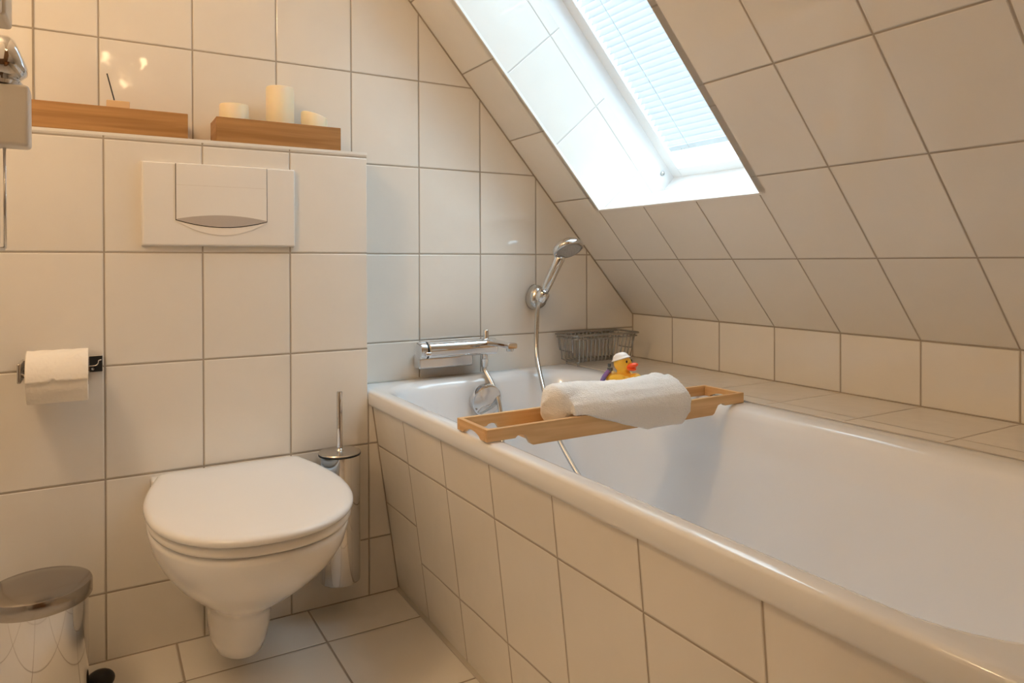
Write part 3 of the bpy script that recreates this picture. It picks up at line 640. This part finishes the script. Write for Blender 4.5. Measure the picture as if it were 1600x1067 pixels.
# ------------------------------------------------------------------ bath tray
ZR = .5419
BT = thing('bath_tray', 'bamboo bath tray lying across the tub', 'tray', (.62, -.69, ZR))
tx0, tx1, ty0, ty1, tz1, tlow = .6065, 1.290, -.753, -.628, .5655, .5240
def side_profile():      # long side: shallow feet at both ends, deeper middle
    p = [(tx0, tz1), (tx0, ZR), (tx0+.062, ZR)]
    def s_curve(xa, xb, za, zb): return [(xa+(xb-xa)*t, za+(zb-za)*(t*t*(3-2*t))) for t in (.25, .5, .75)]
    p += [(tx0+.066, ZR+.004), (tx0+.074, ZR+.0055), (tx0+.084, ZR+.003), (tx0+.090, ZR-.006), (tx0+.096, tlow+.003), (tx0+.102, tlow)]
    q = [(tx0+tx1-x, z) for x, z in p[1:]][::-1]
    return p+q+[(tx1, tz1)]
for yy in (ty0, ty1-.010):
    bm = bmesh.new(); prism(bm, [(x, yy, z) for x, z in side_profile()], (0, .010, 0)); rel(link('long_side', bm, M_bamboo, BT, bevel=.0012, seg=2), BT)
for xx in (tx0, tx1-.010):
    bm = bmesh.new(); ym = (ty0+ty1)/2; a, b = ty0+.0101, ty1-.0101
    pr_ = [(a, tz1-.0004), (a, ZR), (ym-.036, ZR)]+[(ym-.030+.06*i/8, ZR+.0115*math.sin(PI*(.15+.7*i/8))) for i in range(9)]+[(ym+.036, ZR), (b, ZR), (b, tz1-.0004)]
    prism(bm, [(xx, y, z) for y, z in pr_], (.010, 0, 0)); rel(link('end_side', bm, M_bamboo_y, BT, bevel=.001, seg=2), BT)
bm = bmesh.new(); box(bm, tx0+.105, tx1-.105, ty0+.0101, ty1-.0101, .5290, .5350); rel(link('bottom', bm, M_bamboo, BT), BT)

BT.rotation_euler = (0, -.0062, 0)

# towel: a loosely rolled body with a flap hanging over the front of the tray
def towel():
    bm = bmesh.new(); rg = []; n = 40; X0, X1, K = .766, 1.112, 36
    for k in range(K+1):
        t = k/K; x = X0+(X1-X0)*t
        e = max(.05, math.sin(min(1, t/.10)*PI/2)) * (max(.55, math.sin(min(1, (1-t)/.05)*PI/2)))
        cy, cz = -.693+.004*math.sin(t*7), .5800+.002*math.sin(t*9+1)-(.002*t)
        ry, rz = (.0445+.002*math.sin(t*5))*e, (.0418+.0018*math.sin(t*6+.5)+(.004 if t > .88 else 0))*e
        rr = []
        for i in range(n):
            a = 2*PI*i/n; c, s_ = math.cos(a), math.sin(a)
            y = cy+ry*math.copysign(abs(c)**.85, c); z = cz+rz*math.copysign(abs(s_)**.9, s_)
            z += .0022*math.sin(3*a+t*11); rr.append(Vector((x+.004*math.sin(2*a+1), y, max(z, .5355))))
        rg.append(rr)
    loft(bm, rg)
    # flap
    rows = []
    for k in range(25):
        t = k/24; x = .809+(1.118-.809)*t
        low = .567-.0455*min(1, max(0, (x-.836)/.153))
        x_ = lambda z: x+(.012*math.sin((.583-z)/.062*PI) - (.03*max(0, (.569-z))/.047))*max(0, (t-.8)/.2)
        pr_ = [(-.700, .6215), (-.721, .617), (-.741, .605), (-.755, .589), (-.7605, .573), (-.762, (.571+low)/2 if low < .565 else .5685), (-.762, low)]
        bl = min(1, t/.28); bl = .86+.14*bl*bl*(3-2*bl); pr_ = [(-.693+(y+.693)*bl, .580+(z-.580)*(bl if z > .58 else 1)) for y, z in pr_]
        inn = [(y+.010, z-.004 if i < 5 else z) for i, (y, z) in enumerate(pr_)]
        inn = [(max(y, -.7545) if z < .568 else y, z) for y, z in inn]
        rows.append([Vector((x_(z), y-.0008*math.sin(x*60), z)) for y, z in pr_+inn[::-1]])
    loft(bm, rows)
    o = link('rolled_towel', bm, M_towel, smooth=True)
    rm = o.modifiers.new('remesh', 'REMESH'); rm.mode = 'VOXEL'; rm.voxel_size = .0028; rm.use_smooth_shade = True
    sm = o.modifiers.new('smooth', 'SMOOTH'); sm.factor = .5; sm.iterations = 5
    tx = bpy.data.textures.new('terry', 'CLOUDS'); tx.noise_scale = .05
    dm = o.modifiers.new('lumps', 'DISPLACE'); dm.texture = tx; dm.strength = .006; dm.mid_level = .5; dm.texture_coords = 'LOCAL'
    tx2 = bpy.data.textures.new('terry_fine', 'CLOUDS'); tx2.noise_scale = .006
    dm = o.modifiers.new('pile', 'DISPLACE'); dm.texture = tx2; dm.strength = .0018; dm.mid_level = .5; dm.texture_coords = 'LOCAL'
    return o
tag(towel(), 'white terry towel rolled in the bath tray with its end over the edge', 'towel')

# rubber duck
dk = thing('rubber_duck', 'yellow rubber duck in a white cap behind the rolled towel', 'rubber duck', (1.012, -.650, .588), math.radians(-66))
dk.scale = (1.06, 1.06, 1.06)
S = 1.0
bm = bmesh.new()
ellipsoid(bm, (0, 0, .018), .036, .026, .019); ellipsoid(bm, (-.026, 0, .024), .018, .016, .013, M=Matrix.Rotation(math.radians(25), 4, 'Y'))
ellipsoid(bm, (.030, 0, .026), .013, .014, .011); ellipsoid(bm, (.002, 0, .036), .014, .0145, .013); ellipsoid(bm, (.0, 0, .055), .0195, .0188, .0182)
for s_ in (-1, 1): ellipsoid(bm, (-.004, s_*.021, .025), .019, .008, .010, M=Matrix.Rotation(math.radians(-14), 4, 'Y'))
o = link('body', bm, M_duck, dk, smooth=True)
rm = o.modifiers.new('remesh', 'REMESH'); rm.mode = 'VOXEL'; rm.voxel_size = .0012; rm.use_smooth_shade = True
sm = o.modifiers.new('smooth', 'SMOOTH'); sm.factor = .5; sm.iterations = 8
bm = bmesh.new(); ellipsoid(bm, (.0225, 0, .0520), .0135, .0125, .0058, M=Matrix.Rotation(math.radians(-16), 4, 'Y')); ellipsoid(bm, (.0205, 0, .0460), .0110, .0115, .0048, M=Matrix.Rotation(math.radians(12), 4, 'Y')); link('beak', bm, M_beak, dk, smooth=True)
bm = bmesh.new(); Mc = Matrix.Rotation(math.radians(-18), 4, 'Y')
lathe(bm, [(.0205, -.0012), (.0212, 0), (.0195, .0015), (.0175, .003), (.0165, .006), (.0135, .0105), (.007, .0135), (0, .0140)], (-.0035, 0, .0640), 36, Mc); link('cap', bm, M_capm, dk, smooth=True)
for s_ in (-1, 1):
    bm = bmesh.new(); ellipsoid(bm, (.0150, s_*.0108, .0610), .0018, .0022, .0030, 12, 8); link('eye', bm, M_black, dk, smooth=True)
bm = bmesh.new(); tube(bm, spline([(-.0245, -.012, .040), (-.034, -.018, .026), (-.041, -.020, .010)], 6), .0052, 12); link('ribbon', bm, M_strap, dk, smooth=True)
bm = bmesh.new(); box(bm, -.0285, -.0185, -.017, -.008, .038, .046); box(bm, -.030, -.024, -.012, -.006, .046, .054); link('buckle', bm, M_buckle, dk, bevel=.0015)
